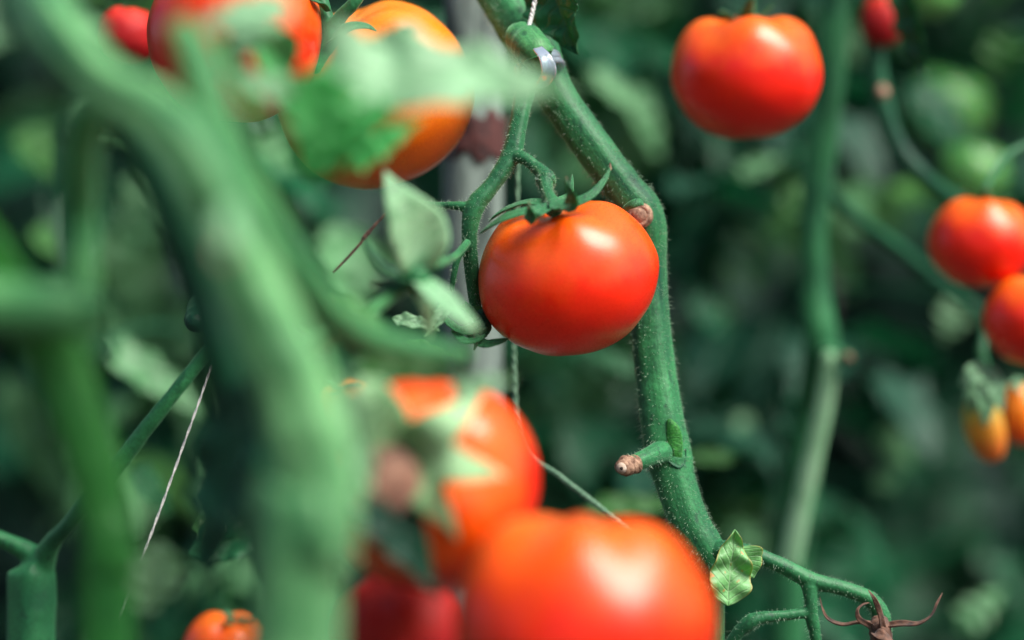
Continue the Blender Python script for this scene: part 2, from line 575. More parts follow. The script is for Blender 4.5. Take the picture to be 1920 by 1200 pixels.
# ------------------------------------------------------------------ tomato fruit
def fruit_pt(t, ph, h, lobes, la, dim, seed):
    """unit tomato: t polar angle from stalk end"""
    s = math.sin(t)
    r = s ** 0.94
    z = math.cos(t) * h
    z -= dim * math.exp(-(t / 0.42) ** 2) + 0.03 * math.exp(-((PI - t) / 0.25) ** 2) * -1
    lo = la * math.exp(-((t - 0.55) / 0.55) ** 2)
    cl = math.cos(lobes * ph + seed) + 0.5 * math.cos((lobes - 2) * ph + seed * 2.3)
    r *= 1 + lo * cl * 0.5
    z += lo * cl * 0.35
    n = noise.noise(Vector((math.cos(ph) * s * 1.3 + seed, math.sin(ph) * s * 1.3, math.cos(t) * 1.3)))
    r *= 1 + 0.035 * n
    n2 = noise.noise(Vector((math.cos(ph) * s * 2.9, math.sin(ph) * s * 2.9 + seed, math.cos(t) * 2.9)))
    r *= 1 + 0.012 * n2
    z *= 1 + 0.012 * n2
    return r * math.cos(ph), r * math.sin(ph), z


def fruit_mesh(name, mat, h, lobes, la, dim, seed):
    nt_, npz = 56, 88
    v = []; f = []
    for i in range(1, nt_):
        t = PI * i / nt_
        for j in range(npz):
            v.append(fruit_pt(t, 2 * PI * j / npz, h, lobes, la, dim, seed))
    for i in range(nt_ - 2):
        for j in range(npz):
            a = i * npz + j; b = i * npz + (j + 1) % npz
            f.append((a, a + npz, b + npz, b))
    top = len(v); v.append((0, 0, fruit_pt(0.001, 0, h, lobes, 0, dim, seed)[2]))
    bot = len(v); v.append((0, 0, -h - (-0.03)))
    for j in range(npz):
        f.append((top, j, (j + 1) % npz))
        k0 = (nt_ - 2) * npz
        f.append((bot, k0 + (j + 1) % npz, k0 + j))
    me = bpy.data.meshes.new(name)
    me.from_pydata(v, [], f)
    me.materials.append(mat)
    me.polygons.foreach_set('use_smooth', [True] * len(f))
    me.update()
    return me


def tomato(label, px, py, d, rpx, mat, axis=(0, 0, 1), h=0.88, lobes=5, la=0.06, dim=0.16, seed=1.0, sepals=5,
           sep_len=0.8, lift=0.15, sep_mat='sepal', stalk=None, group=None, name='tomato', scar=True, sep_w=0.13, spin=0.0):
    c = P(px, py, d)
    R = rpx * K * d
    root = thing(name, label, 'tomato', c, group)
    fo = bpy.data.objects.new('fruit', fruit_mesh('fruit', M[mat], h, lobes, la, dim, seed))
    COL.objects.link(fo)
    fo.parent = root
    fo.scale = (R, R, R)
    ax = Vector(axis).normalized()
    q = Vector((0, 0, 1)).rotation_difference(ax)
    q = q @ Quaternion((0, 0, 1), spin)
    fo.rotation_mode = 'QUATERNION'
    fo.rotation_quaternion = q
    rnd = random.Random(int(seed * 100))

    def loc(r, ph, extra):
        # surface point at radius r (unit) near the stalk end
        t = math.asin(min(0.999, r ** (1 / 0.94)))
        x, y, z = fruit_pt(t, ph, h, lobes, la, dim, seed)
        return c + q @ (Vector((x, y, z + extra)) * R)
    for k in range(sepals):
        ph = spin + 2 * PI * k / sepals + rnd.uniform(-.2, .2)
        LL = sep_len * rnd.uniform(0.8, 1.15)
        lf = lift * rnd.uniform(0.3, 1.6)
        sw = rnd.uniform(-.35, .35)
        pts = []
        for i in range(6):
            u = i / 5
            r = 0.05 + LL * u
            wd = sep_w * R * (math.sin(PI * (0.12 + 0.86 * u)) ** .7) * (1 - .5 * u)
            if i == 5:
                wd = 0.004 * R
            p = loc(min(r, .93), ph + sw * u * u, 0.025 + lf * u * u + 0.02 * math.sin(u * 7 + k))
            pts.append((*p, wd))
        mb = MB()
        mb.blade(pts, q @ Vector((0, 0, 1)), thick=0.018 * R, fold=0.25, sub=4, wave=.15, seed=k)
        mb.build('sepal', M[sep_mat], root)
    base = c + q @ (Vector((0, 0, h - dim)) * R)
    if stalk:
        mb = MB()
        pts = [(*base, 0.075 * R)] + path(stalk)
        mb.tube(pts, ns=14, rough=.12, seed=seed)
        mb.build('stalk', M['stem'], root)
    return root, c, R, q


# ================================================================== SETTING
g = MB()
g.v += [Vector((-40, -20, 0)), Vector((40, -20, 0)), Vector((40, 80, 0)), Vector((-40, 80, 0))]
g.f.append((0, 1, 2, 3)); g.uv.append(((0, 0), (1, 0), (1, 1), (0, 1))); g.mi.append(0)
g.build('ground', M['soil'], kind='structure')


# ------------------------------------------------------------------ background plants
def compound_leaf_mesh(name, seed, L, mats, nleaf=3, nu=9, nv=4):
    rnd = random.Random(seed)
    mb = MB()
    bend = rnd.uniform(0.25, 0.6)

    def rp(u):
        return Vector((0.03 * math.sin(u * 3 + seed), L * u, L * (0.25 * u - bend * u * u)))
    mb.tube([(*rp(u), 0.0022 * (1 - .6 * u)) for u in (0, .25, .5, .75, 1)], ns=6, sub=3, mi=1)
    for i in range(nleaf):
        u = 0.3 + 0.6 * i / nleaf
        for sgn in (-1, 1):
            l_ = L * rnd.uniform(.38, .58)
            dirv = Vector((sgn, rnd.uniform(.2, .7), rnd.uniform(-1.3, -.1)))
            mb.leaf(rp(u + rnd.uniform(-.03, .03)), dirv, (rnd.uniform(-.3, .3), rnd.uniform(-.3, .3), 1), l_, l_ * rnd.uniform(.5, .65),
                    seed=seed * 31 + i * 2 + (sgn > 0), nu=nu, nv=nv, lobes=3, lobe=.4, fold=rnd.uniform(.1, .5), curl=rnd.uniform(.3, .9), quilt=.07)
    l_ = L * rnd.uniform(.4, .5)
    mb.leaf(rp(.97), rp(1) - rp(.9), (0, 0, 1), l_, l_ * .6, seed=seed * 77, nu=nu, nv=nv, lobes=3, lobe=.4, fold=.3, curl=.6, quilt=.07)
    return mb.mesh(name, mats)


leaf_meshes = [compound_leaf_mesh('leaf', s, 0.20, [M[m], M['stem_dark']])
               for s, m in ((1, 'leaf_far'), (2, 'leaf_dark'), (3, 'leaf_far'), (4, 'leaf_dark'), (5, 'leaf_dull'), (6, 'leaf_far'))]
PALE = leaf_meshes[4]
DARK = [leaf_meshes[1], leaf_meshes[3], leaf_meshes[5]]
plant_stems = []
for s in range(3):
    rnd = random.Random(50 + s)
    mb = MB()
    mb.tube([(rnd.uniform(-.02, .02), rnd.uniform(-.02, .02), z * .25, 0.008 - z * .0005) for z in range(0, 10)], ns=10, sub=4, ridge=.05, seed=s)
    plant_stems.append(mb.mesh('stem', [M['stem']]))

# nearer row, then the farther one
PL = {1: 'blurred leafy plant of the nearer row, its leaves reaching in at the left edge',
      2: 'blurred leafy plant of the nearer row, behind the orange tomato and the thick pale stem',
      3: 'blurred leafy plant of the nearer row, just right of the hairy diagonal stem',
      4: 'blurred leafy plant of the nearer row, beyond the touching tomatoes at the right edge',
      8: 'dim leafy plant of the farther row, behind the stems in the left third',
      9: 'dim leafy plant of the farther row, straight behind the grey stake',
      10: 'dim leafy plant of the farther row, behind the pointed yellow tomato'}
NEAR = []
rnd = random.Random(7)
rows = []
for i in range(6):
    rows.append((-0.80 + i * 0.32 + rnd.uniform(-.05, .05), 1.50 + rnd.uniform(-.05, .05), 95))
for i in range(7):
    rows.append((-1.15 + i * 0.38 + rnd.uniform(-.06, .06), 2.15 + rnd.uniform(-.1, .1), 50))
for k_, (x, y, nl) in enumerate(rows):
    if k_ not in PL:
        continue
    root = thing('tomato_plant', PL[k_], 'plant', (x, y, 0),
                 'tomato plants in the rows behind')
    if y < 1.8:
        NEAR.append(root)
    st = bpy.data.objects.new('stem', rnd.choice(plant_stems)); COL.objects.link(st); st.parent = root
    st.rotation_euler = (rnd.uniform(-.02, .02), rnd.uniform(-.03, .03), rnd.uniform(0, 6))
    for k in range(nl):
        me_ = rnd.choice(leaf_meshes)
        if me_ is PALE and (k_ in (4, 10) and rnd.random() < .6):
            me_ = rnd.choice(DARK)
        elif k_ in (1, 2, 3) and y < 1.8 and rnd.random() < .16:
            me_ = PALE
        lf = bpy.data.objects.new('leaf', me_)
        COL.objects.link(lf); lf.parent = root
        lf.location = (0, 0, 0.70 + 1.25 * k / nl + rnd.uniform(-.03, .03))
        lf.rotation_euler = (rnd.uniform(-.3, .5), rnd.uniform(-.4, .4), k * 2.4 + rnd.uniform(-.4, .4))
        s = rnd.uniform(.32, .72) if y < 1.8 else rnd.uniform(.6, 1.05)
        lf.scale = (s, s, s)

# far foliage mass
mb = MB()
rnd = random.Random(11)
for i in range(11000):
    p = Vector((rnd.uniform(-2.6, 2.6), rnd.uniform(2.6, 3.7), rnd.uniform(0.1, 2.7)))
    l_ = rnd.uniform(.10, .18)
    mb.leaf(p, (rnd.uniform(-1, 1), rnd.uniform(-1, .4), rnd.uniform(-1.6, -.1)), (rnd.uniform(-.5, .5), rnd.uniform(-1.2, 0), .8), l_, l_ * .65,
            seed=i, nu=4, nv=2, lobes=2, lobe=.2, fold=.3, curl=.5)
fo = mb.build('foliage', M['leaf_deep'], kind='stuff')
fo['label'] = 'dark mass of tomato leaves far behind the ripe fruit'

# ================================================================== IN-FOCUS VINE
base = P(1335, 1210, .89); base.z = 0
vine = thing('tomato_vine', 'sharp hairy green tomato stem running diagonally behind the central red tomato', 'vine', base)
main_px = [(760, -520, .97, 30), (850, -200, .95, 36), (915, -50, .93, 42), (955, 20, .92, 42), (998, 90, .912, 46), (1040, 175, .905, 36), (1100, 262, .9, 36),
           (1165, 350, .899, 37), (1203, 408, .9, 42), (1213, 500, .902, 36), (1218, 600, .90, 37), (1228, 700, .897, 39),
           (1242, 800, .893, 41), (1252, 850, .892, 44), (1264, 900, .89, 39), (1292, 980, .888, 37), (1322, 1040, .888, 37),
           (1332, 1110, .89, 25), (1334, 1210, .89, 24)]
pts = path(main_px) + [(base.x, base.y, .8, .0055), (base.x + .01, base.y, .4, .006), (base.x, base.y, 0, .007)]
mb = MB()
fr_main = mb.tube(pts, ns=40, sub=12, ridge=.028, rough=.035, seed=3)
mb.build('main_stem', M['stem'], vine)
hb = MB()
hairs_on(hb, fr_main, 6500, 0.0027, 1, 0.09, 0.86)

# pruned stub on the left with a cut end
mb = MB()
fr = mb.tube(path([(1248, 846, .889, 24), (1230, 851, .880, 20), (1205, 862, .872, 17), (1178, 873, .868, 16)]), ns=22, rough=.08, seed=5)
stub = mb.build('pruned_stub', M['stem'], vine)
hairs_on(hb, fr, 260, .002, 2, .1, .95)
mb = MB()
mb.tube(path([(1190, 869, .869, 15.5), (1178, 873, .8665, 17), (1169, 876, .8640, 15.5)]), ns=26, rough=.55, seed=6)
cutend = mb.build('cut_end', M['scar'], stub)
mb = MB()
mb.tube(path([(1168, 877, .8640, 11.5), (1166, 877.5, .8618, 10.5)]), ns=16, rough=.1, seed=7)
mb.build('pith', M['pith'], stub)
mb = MB()
mb.tube(path([(1167, 877.5, .8620, 5), (1166, 878, .8605, 4.5)]), ns=10, rough=.3, seed=8)
mb.build('hollow', M['pore'], stub)

# torn patch beside the stub
mb = MB()
mb.blade(path([(1254, 786, .8850, 4), (1262, 806, .8838, 13), (1266, 832, .8836, 15), (1270, 856, .8842, 10), (1276, 870, .8856, 3)]), (0, -1, .1), thick=.0007, fold=-.1, wave=.2)
mb.build('torn_bark', M['stem_vivid'], vine, label='bright green torn patch of skin')
mb = MB()
mb.tube(path([(1250, 862, .8835, 2), (1262, 872, .8832, 4), (1275, 876, .8838, 4.5), (1284, 862, .8856, 2), (1286, 842, .8862, 1.5)]), ns=8, rough=.4, seed=2)
mb.build('torn_edge', M['stem_dark'], vine)

# leaf scar at the upper node, with a concentric dried ring
mb = MB()
sc = P(1197, 404, .8795); ctr = sc


def ring(mb, c, nrm, R, r, ns=18, k=8, seed=0, wob=.12):
    nrm = Vector(nrm).normalized()
    a = nrm.orthogonal().normalized(); b_ = nrm.cross(a)
    pts = []
    for i in range(ns + 1):
        an = 2 * PI * i / ns
        rr = R * (1 + wob * math.sin(3 * an + seed))
        pts.append((*(c + a * math.cos(an) * rr + b_ * math.sin(an) * rr * .85), r))
    mb.tube(pts, ns=k, sub=2, rough=.2, seed=seed, taper_ends=False)


nrm = Vector((-.15, -1, .1))
mb = MB()
mb.tube(path([(1203, 402, .899, 24), (1200, 404, .892, 24), (1199, 405, .8895, 20)]), ns=24, rough=.12, seed=9)
ls = mb.build('leaf_scar', M['scar'], vine, label='round brown dried scar at the node')
for R_, r_, m_ in ((17, 4.5, 'scar'), (10, 3.6, 'pith'), (4.5, 2.5, 'pore')):
    mb = MB(); ring(mb, P(1199, 405, .8880), nrm, R_ * K * .88, r_ * K * .88, seed=R_)
    mb.build('scar_ring', M[m_], ls)
mb = MB()
mb.blade(path([(1170, 392, .880, 5), (1185, 384, .877, 9), (1198, 380, .877, 8), (1206, 384, .879, 2)]), (0, -1, .5), thick=.001, fold=.2)
mb.build('bud_scale', M['sepal'], vine)

# node swelling with knob at the top
mb = MB()
mb.tube(path([(975, 70, .895, 30), (1000, 92, .885, 36), (1008, 108, .884, 30)]), ns=26, rough=.15, seed=12)
mb.build('node', M['stem_pale'], vine)

# fruit truss left of main stem
mb = MB()
f1 = mb.tube(path([(1000, 110, .89, 26), (985, 165, .885, 20), (972, 230, .88, 17), (958, 290, .876, 19), (924, 345, .872, 16), (890, 388, .870, 19),
                   (880, 440, .870, 15), (884, 500, .873, 14), (890, 560, .877, 12), (896, 600, .88, 10)]), ns=22, sub=8, ridge=.03, rough=.06, seed=21)
f2 = mb.tube(path([(892, 392, .870, 13), (860, 386, .870, 9), (825, 386, .872, 7.5), (790, 384, .876, 7)]), ns=14, rough=.08, seed=22)
f3 = mb.tube(path([(882, 448, .870, 12), (866, 470, .868, 8), (856, 490, .867, 7), (850, 520, .867, 6), (847, 545, .868, 5)]), ns=14, rough=.1, seed=23)
f4 = mb.tube(path([(956, 290, .876, 15), (985, 298, .872, 12), (1008, 316, .870, 12)]), ns=14, rough=.1, seed=24)
mb.build('fruit_truss', M['stem'], vine, remesh=.00042)
for f_, n_ in ((f1, 1300), (f2, 260), (f3, 160), (f4, 160)):
    hairs_on(hb, f_, n_, .0015, n_, .05, .98)

# lower right truss
mb = MB()
f1 = mb.tube(path([(1322, 1040, .888, 26), (1350, 1032, .884, 20), (1400, 1036, .882, 16), (1460, 1058, .882, 15), (1520, 1088, .883, 16), (1580, 1103, .885, 14),
                   (1628, 1122, .887, 15), (1650, 1150, .888, 17), (1655, 1185, .889, 18)]), ns=22, rough=.06, ridge=.03, seed=31)
f2 = mb.tube(path([(1515, 1088, .883, 17), (1520, 1120, .882, 13), (1522, 1155, .882, 13), (1530, 1200, .883, 11), (1536, 1260, .885, 11)]), ns=16, rough=.1, seed=32)
f3 = mb.tube(path([(1520, 1148, .882, 11), (1470, 1154, .880, 10), (1430, 1158, .879, 12), (1405, 1168, .879, 15), (1375, 1198, .880, 11), (1340, 1260, .883, 11)]), ns=16, rough=.1, seed=33)
mb.build('fruit_truss', M['stem'], vine, remesh=.00045, label='empty truss branching off to the right')
for f_, n_ in ((f1, 900), (f2, 240), (f3, 300)):
    hairs_on(hb, f_, n_, .0016, n_, .05, .98)
hb.build('hairs', M['hair'], vine, kind='stuff')

# small spotted leaf on the lower node
mb = MB()
bp_ = P(1378, 1028, .874)
mb.leaf(P(1363, 1136, .867), P(1374, 996, .870) - P(1363, 1136, .867), (.25, -1, .1), .0275, .0150, seed=4, nu=34, nv=16, lobes=3, lobe=.07, fold=.30, curl=-.12, quilt=.07)
mb.build('leaf', M['leaf_spotted'], vine, solid=.0003, label='small pale leaf with orange spots and margin')
mb = MB()
mb.leaf(P(1388, 1026, .872), P(1416, 1084, .872) - P(1388, 1026, .872), (.1, -1, .3), .0125, .0125, seed=9, nu=18, nv=10, lobes=2, lobe=.1, fold=.3, curl=.2, quilt=.05)
mb.build('leaf', M['leaf_spotted'], vine, solid=.0003, label='smaller lobe of the spotted leaf')

mb = MB()
mb.tube(path([(1340, 1040, .884, 5), (1362, 1022, .876, 4), (1372, 1004, .872, 3.4)]), ns=8, rough=.1)
mb.build('leaf_stalk', M['stem_pale'], vine)
# dark curled leaf hanging at the top
mb = MB()
mb.leaf(P(1025, -60, .905), P(1072, 112, .895) - P(1025, -60, .905), (-.75, -.8, .25), .035, .022, seed=14, nu=30, nv=14, lobes=4, lobe=.16, fold=.55, curl=.35, quilt=.05)
mb.build('leaf', M['leaf'], vine, solid=.0003, label='dark curled leaf hanging at the top')

# ------------------------------------------------------------------ central tomato
ax = Vector((-0.20, -0.24, 0.95))
root, c, R, q = tomato('sharp ripe red tomato hanging in front of the hairy diagonal stem', 1063, 517, .868, 170, 'fruit_main', ax, h=0.87, lobes=5, la=.055, dim=.13,
                       seed=2.2, sepals=0, spin=0.4)


def sep(pts, mat='sepal', normal=(0, -.6, 1), thick=.0005, fold=.25, tw=0.0, parent=None, wave=.12, label=None, name='sepal'):
    mb = MB()
    mb.blade(path(pts), normal, thick=thick, fold=fold, twist=tw, wave=wave, sub=6, ns=12)
    if parent is root and mat == 'sepal':
        q_ = path(pts)
        C_ = [Vector(p[:3]) for p in q_]
        fr_ = [(C_[i], Vector((1, 0, 0)), Vector((0, 0, 1)), q_[i][3] * .45) for i in range(len(q_))]
        hairs_on(sephair, fr_, 130, .0011, len(sephair.v), 0, .95, .00006)
    return mb.build(name, M[mat], parent, label=label)


sephair = MB()
D = .848
sep([(1035, 388, .848, 16), (1075, 382, .845, 11), (1108, 366, .846, 9), (1130, 342, .850, 6), (1141, 322, .853, 3), (1145, 307, .854, .6)], parent=root, normal=(.2, -.8, .7))
sep([(1030, 392, .846, 16), (985, 398, .842, 14), (950, 408, .842, 11), (920, 424, .845, 6), (897, 440, .848, .6)], parent=root, normal=(-.3, -.7, .8))
sep([(1030, 384, .853, 14), (990, 380, .858, 12), (955, 390, .862, 8), (930, 404, .865, 4), (916, 416, .866, .6)], parent=root, normal=(-.3, -.5, .9))
sep([(1060, 386, .846, 14), (1074, 386, .836, 16), (1071, 366, .829, 11), (1064, 348, .826, 5), (1062, 335, .825, .7)], parent=root, normal=(-.2, -1, .3), fold=.6)
sep([(1020, 396, .844, 14), (1000, 410, .834, 15), (996, 402, .829, 12), (993, 390, .827, 6), (992, 381, .826, .7)], parent=root, normal=(-.2, -1, .3), fold=.6)
sep([(1045, 380, .862, 10), (1066, 368, .868, 7), (1072, 345, .872, 4), (1073, 327, .874, .7)], parent=root, normal=(0, -1, .3))
sep([(1030, 388, .846, 18), (1050, 386, .846, 19), (1066, 385, .847, 14)], parent=root, normal=(0, -.6, 1), thick=.0012)
for tip in ((1062, 337, .8252), (992, 383, .8262), (1144, 311, .8535)):
    mb = MB(); mb.tube(path([(tip[0], tip[1] + 6, tip[2] + .0003, 3.0), (tip[0], tip[1] - 5, tip[2], 1.0)]), ns=8)
    mb.build('dry_tip', M['scar'], root)
mb = MB()
f1 = mb.tube(path([(1006, 314, .870, 12), (1020, 328, .866, 15), (1024, 338, .864, 19), (1023, 345, .862, 14), (1027, 362, .858, 12), (1034, 378, .853, 14), (1038, 390, .850, 19)]),
             ns=20, sub=7, rough=.08, seed=41)
ped = mb.build('stalk', M['stem'], root)
mb = MB(); ring(mb, P(1024, 339, .864), (.1, -.2, 1), 15 * K * .86, 3.6 * K * .86, seed=2)
mb.build('knuckle', M['stem'], ped)
hb = MB()
hairs_on(hb, f1, 500, .0016, 5, .1, 1)
for f_ in sephair.f:
    hb.f.append(tuple(i + len(hb.v) for i in f_)); hb.uv.append(((0, 0),) * len(f_)); hb.mi.append(0)
hb.v += sephair.v
hb.build('hairs', M['hair'], root, kind='stuff')

# ------------------------------------------------------------------ other tomatoes
tomato('large orange tomato half hidden by the blurred pale leaf, left of the stake', 703, 176, .915, 186, 'fruit_orange', (-.35, -.35, .87), h=.93, la=.05, seed=3.1,
       sepals=0)
tomato('bright red tomato cut by the top edge, left of the orange tomato', 442, 62, .868, 162, 'fruit_red', (.1, -.1, 1), h=1.05, la=.08, dim=.14, seed=4.7, sepals=4, sep_len=.5)
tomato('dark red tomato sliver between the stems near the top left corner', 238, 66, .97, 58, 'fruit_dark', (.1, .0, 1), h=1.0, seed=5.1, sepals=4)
t = tomato('large soft focus red tomato hanging alone at the upper right', 1400, 139, .985, 141, 'fruit_red', (-.02, -.12, 1), h=.885, lobes=4, la=.10, dim=.22, seed=6.3, sepals=4,
           sep_len=.35, stalk=[(1408, 20, .985, 9), (1405, -60, .99, 9), (1420, -160, 1.0, 10)])
tomato('round red tomato at the right edge, upper of the touching pair', 1838, 452, 1.05, 97, 'fruit_red', (.1, -.05, 1), h=.93, la=.05, seed=7.7, sepals=4, sep_len=.5,
       stalk=[(1850, 350, 1.05, 6), (1890, 290, 1.06, 7), (1960, 260, 1.07, 8)])
tomato('red tomato cropped by the right edge, lower of the touching pair', 1936, 600, 1.03, 92, 'fruit_red', (.2, -.1, 1), h=.95, la=.05, seed=8.9, sepals=4, sep_len=.5,
       stalk=[(1950, 500, 1.03, 6), (1990, 430, 1.05, 7), (1990, 300, 1.07, 8)])
_t = tomato('red and pink tomato facing us with its withered star calyx, bottom centre', 806, 905, .715, 205, 'fruit_red', (-.26, -.93, .27), h=.86, la=.07, dim=.15, seed=9.2, sepals=0, spin=.9)
sep_root, sc_, sR_, sq_ = _t
mb = MB()
st0 = sc_ + sq_ @ Vector((0, 0, .74)) * sR_
mb.tube([(*st0, .0045), (*(st0 + Vector((-.002, -.010, .001))), .0055), (*(st0 + Vector((-.005, -.018, -.003))), .0105), (*(st0 + Vector((-.013, -.026, -.006))), .008), (*(st0 + Vector((-.022, -.03, -.006))), .005)], ns=18, rough=.2)
mb.build('stalk', M['brown_pale'], sep_root, label='dry pinkish brown stalk')
tomato('biggest blurred red tomato at the bottom edge, nearest the camera', 1094, 1178, .665, 241, 'fruit_main', (.02, .15, 1), h=.95, lobes=6, la=.10, dim=.16, seed=10.4, sepals=4,
       sep_len=.3, lift=.0)
tomato('tomato coloured dark crimson for shade at the bottom, left of the biggest tomato', 745, 1180, .75, 120, 'fruit_dark', (-.3, -.5, .8), h=.9, seed=11.2, sepals=0)  # skin colour darkened and left without gloss to paint the shade here
tomato('small red tomato peeking in at the bottom edge beside the thick stem', 425, 1225, .78, 84, 'fruit_red', (.2, -.3, 1), h=.95, la=.08, seed=12.4, sepals=3, sep_len=.5)
tomato('small orange tomato peeking out under the thick stem, left of the withered calyx', 655, 770, .80, 62, 'fruit_orange', (-.3, -.4, .8), h=.95, seed=13.4, sepals=3, sep_len=.6)
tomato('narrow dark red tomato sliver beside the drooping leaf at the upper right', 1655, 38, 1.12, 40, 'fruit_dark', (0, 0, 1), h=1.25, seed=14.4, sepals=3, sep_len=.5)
tomato('pale green unripe tomato with bright gloss at the upper right', 1778, 205, 1.5, 80, 'fruit_green', (.2, -.2, 1), h=.95, la=.06, seed=15.4, sepals=4)
tomato('pale green unripe tomato just below the glossy one at the upper right', 1826, 322, 1.42, 62, 'fruit_green', (.2, -.2, 1), h=.95, seed=16.4, sepals=4)
tomato('bright green unripe tomato cut by the top edge at the right', 1740, -20, 1.25, 60, 'fruit_green', (.2, -.2, 1), h=.9, seed=17.4, sepals=4)
yt = tomato('pointed yellow tomato turning orange under a pale calyx at the right edge', 1846, 800, 1.07, 37, 'fruit_yellow', (-.3, -.1, 1), h=1.9, la=.03, dim=.1, seed=18.4, sepals=5, sep_len=.85,
       sep_mat='sepal_pale', lift=.5, sep_w=.3, stalk=[(1845, 705, 1.07, 14), (1840, 660, 1.07, 10), (1850, 600, 1.08, 8)])
tomato('orange tomato beside the pointed yellow one, cropped by the right edge', 1912, 775, 1.09, 36, 'fruit_orange', (-.1, -.1, 1), h=1.7, seed=19.4, sepals=4, sep_len=.9,
       sep_mat='sepal_pale', lift=.4, sep_w=.3)
tomato('small green unripe tomato in the blurred leaves right of the central stem', 1335, 600, 1.5, 44, 'fruit_green', (0, -.2, 1), h=.95, seed=20.4, sepals=4)

for k_, tip in enumerate(((1818, 775), (1846, 800), (1880, 770), (1800, 720))):
    mb = MB()
    mb.blade(path([(1850, 690, 1.04, 16), ((1850 + tip[0]) / 2, (690 + tip[1]) / 2, 1.025, 22), (tip[0], tip[1], 1.03, 3)]), (.1, -1, .4), thick=.0006, fold=.3)
    mb.build('sepal', M['sepal_pale'], yt[0])
for pts_ in ([(750, 850, .682, 34), (722, 790, .672, 48), (698, 735, .674, 30), (688, 680, .684, 2)],
             [(760, 845, .682, 36), (808, 815, .672, 42), (855, 780, .676, 26), (902, 742, .690, 2)],
             [(765, 860, .682, 34), (828, 866, .672, 40), (888, 880, .674, 24), (948, 893, .686, 2)],
             [(760, 875, .682, 30), (800, 920, .672, 40), (832, 965, .682, 18), (858, 1015, .690, 2)],
             [(740, 850, .682, 34), (700, 850, .672, 44), (665, 838, .682, 18), (620, 822, .690, 2)]):
    sep(pts_, 'sepal_bright', (.1, -1, .2), .0008, .2, parent=sep_root, wave=.25)
sep([(745, 900, .684, 26), (758, 960, .678, 34), (782, 1030, .680, 24), (812, 1115, .688, 2)], 'stem_dark', (.1, -1, .2), .0008, .2, parent=sep_root, wave=.2, label='dark drooping sepal')
# calyx stalks over the orange tomato (sharp) -------------------------
tr = thing('fruit_stalk', 'dark green forked stalk with curled sepals between the two top tomatoes', 'stalk', P(620, 60, .872))
mb = MB()
mb.tube(path([(575, -120, .88, 16), (590, -40, .876, 15), (610, 30, .872, 15), (622, 68, .87, 17), (606, 100, .87, 13), (592, 130, .868, 10)]), ns=18, rough=.1, ridge=.04, seed=51)
mb.tube(path([(618, 62, .87, 15), (640, 30, .868, 13), (668, 0, .866, 12), (700, -60, .87, 12)]), ns=16, rough=.1, seed=52)
mb.build('stem', M['stem'], tr, remesh=.00045)
sep([(618, 78, .868, 12), (640, 60, .862, 14), (662, 50, .860, 12), (688, 50, .860, 7), (706, 58, .862, .7)], parent=tr, normal=(0, -.8, .6))
sep([(612, 20, .868, 9), (600, 6, .862, 10), (588, 0, .86, 8), (560, -8, .86, 1)], parent=tr, normal=(0, -.6, .8))

# empty calyx with a big pale sepal ------------------------------------
cal = thing('calyx', 'empty green calyx with one broad pale sepal pointing up, left of the central tomato', 'calyx', P(775, 520, .80))
sep([(792, 505, 0.766, 26), (792, 470, 0.757, 60), (778, 430, 0.750, 62), (755, 385, 0.747, 38), (735, 350, 0.748, 17), (721, 320, 0.750, 1.5)], 'sepal_pale', (.25, -1, .25), .0006, .18, parent=cal, wave=.06, label='broad pale sepal')
sep([(770, 525, 0.760, 22), (728, 515, 0.758, 22), (706, 490, 0.758, 14), (692, 465, 0.760, 7), (686, 448, 0.762, 1)], 'sepal', (.5, -.6, .8), .0006, .5, parent=cal)
sep([(770, 530, 0.760, 22), (735, 540, 0.760, 12), (715, 537, 0.760, 5), (702, 534, 0.760, 1.5)], 'sepal', (0, -.8, .6), .0006, .3, parent=cal)
sep([(785, 540, 0.760, 18), (798, 570, 0.758, 13), (804, 600, 0.760, 11), (806, 640, 0.762, 2)], 'sepal_pale', (0, -1, .2), .0006, .3, parent=cal)
sep([(790, 530, 0.760, 22), (825, 560, 0.740, 25), (855, 588, 0.730, 21), (880, 608, 0.725, 12), (898, 620, 0.725, 2)], 'sepal_pale', (.2, -1, .6), .0006, .3, parent=cal)
mb = MB()
mb.tube(path([(765, 530, 0.762, 20), (776, 520, 0.760, 27), (788, 525, 0.760, 22)]), ns=18, rough=.15, seed=61)
mb.build('receptacle', M['stem'], cal)
mb = MB()
mb.tube(path([(770, 530, 0.763, 14), (730, 556, 0.760, 13), (690, 585, 0.750, 15), (640, 620, 0.735, 18), (560, 660, .74, 22)]), ns=16, rough=.1, seed=62)
mb.build('stalk', M['stem_pale'], cal)
mb = MB()
mb.tube(path([(800, 500, 0.770, 10), (830, 492, 0.785, 8), (856, 478, .845, 7), (876, 455, .862, 7)]), ns=12, rough=.1, seed=63)
mb.build('stalk', M['stem'], cal)
mb = MB()
mb.tube(path([(706, 534, 0.760, 3), (699, 534, 0.760, 3)]), ns=8, rough=.2)
mb.build('dry_tip', M['scar'], cal)

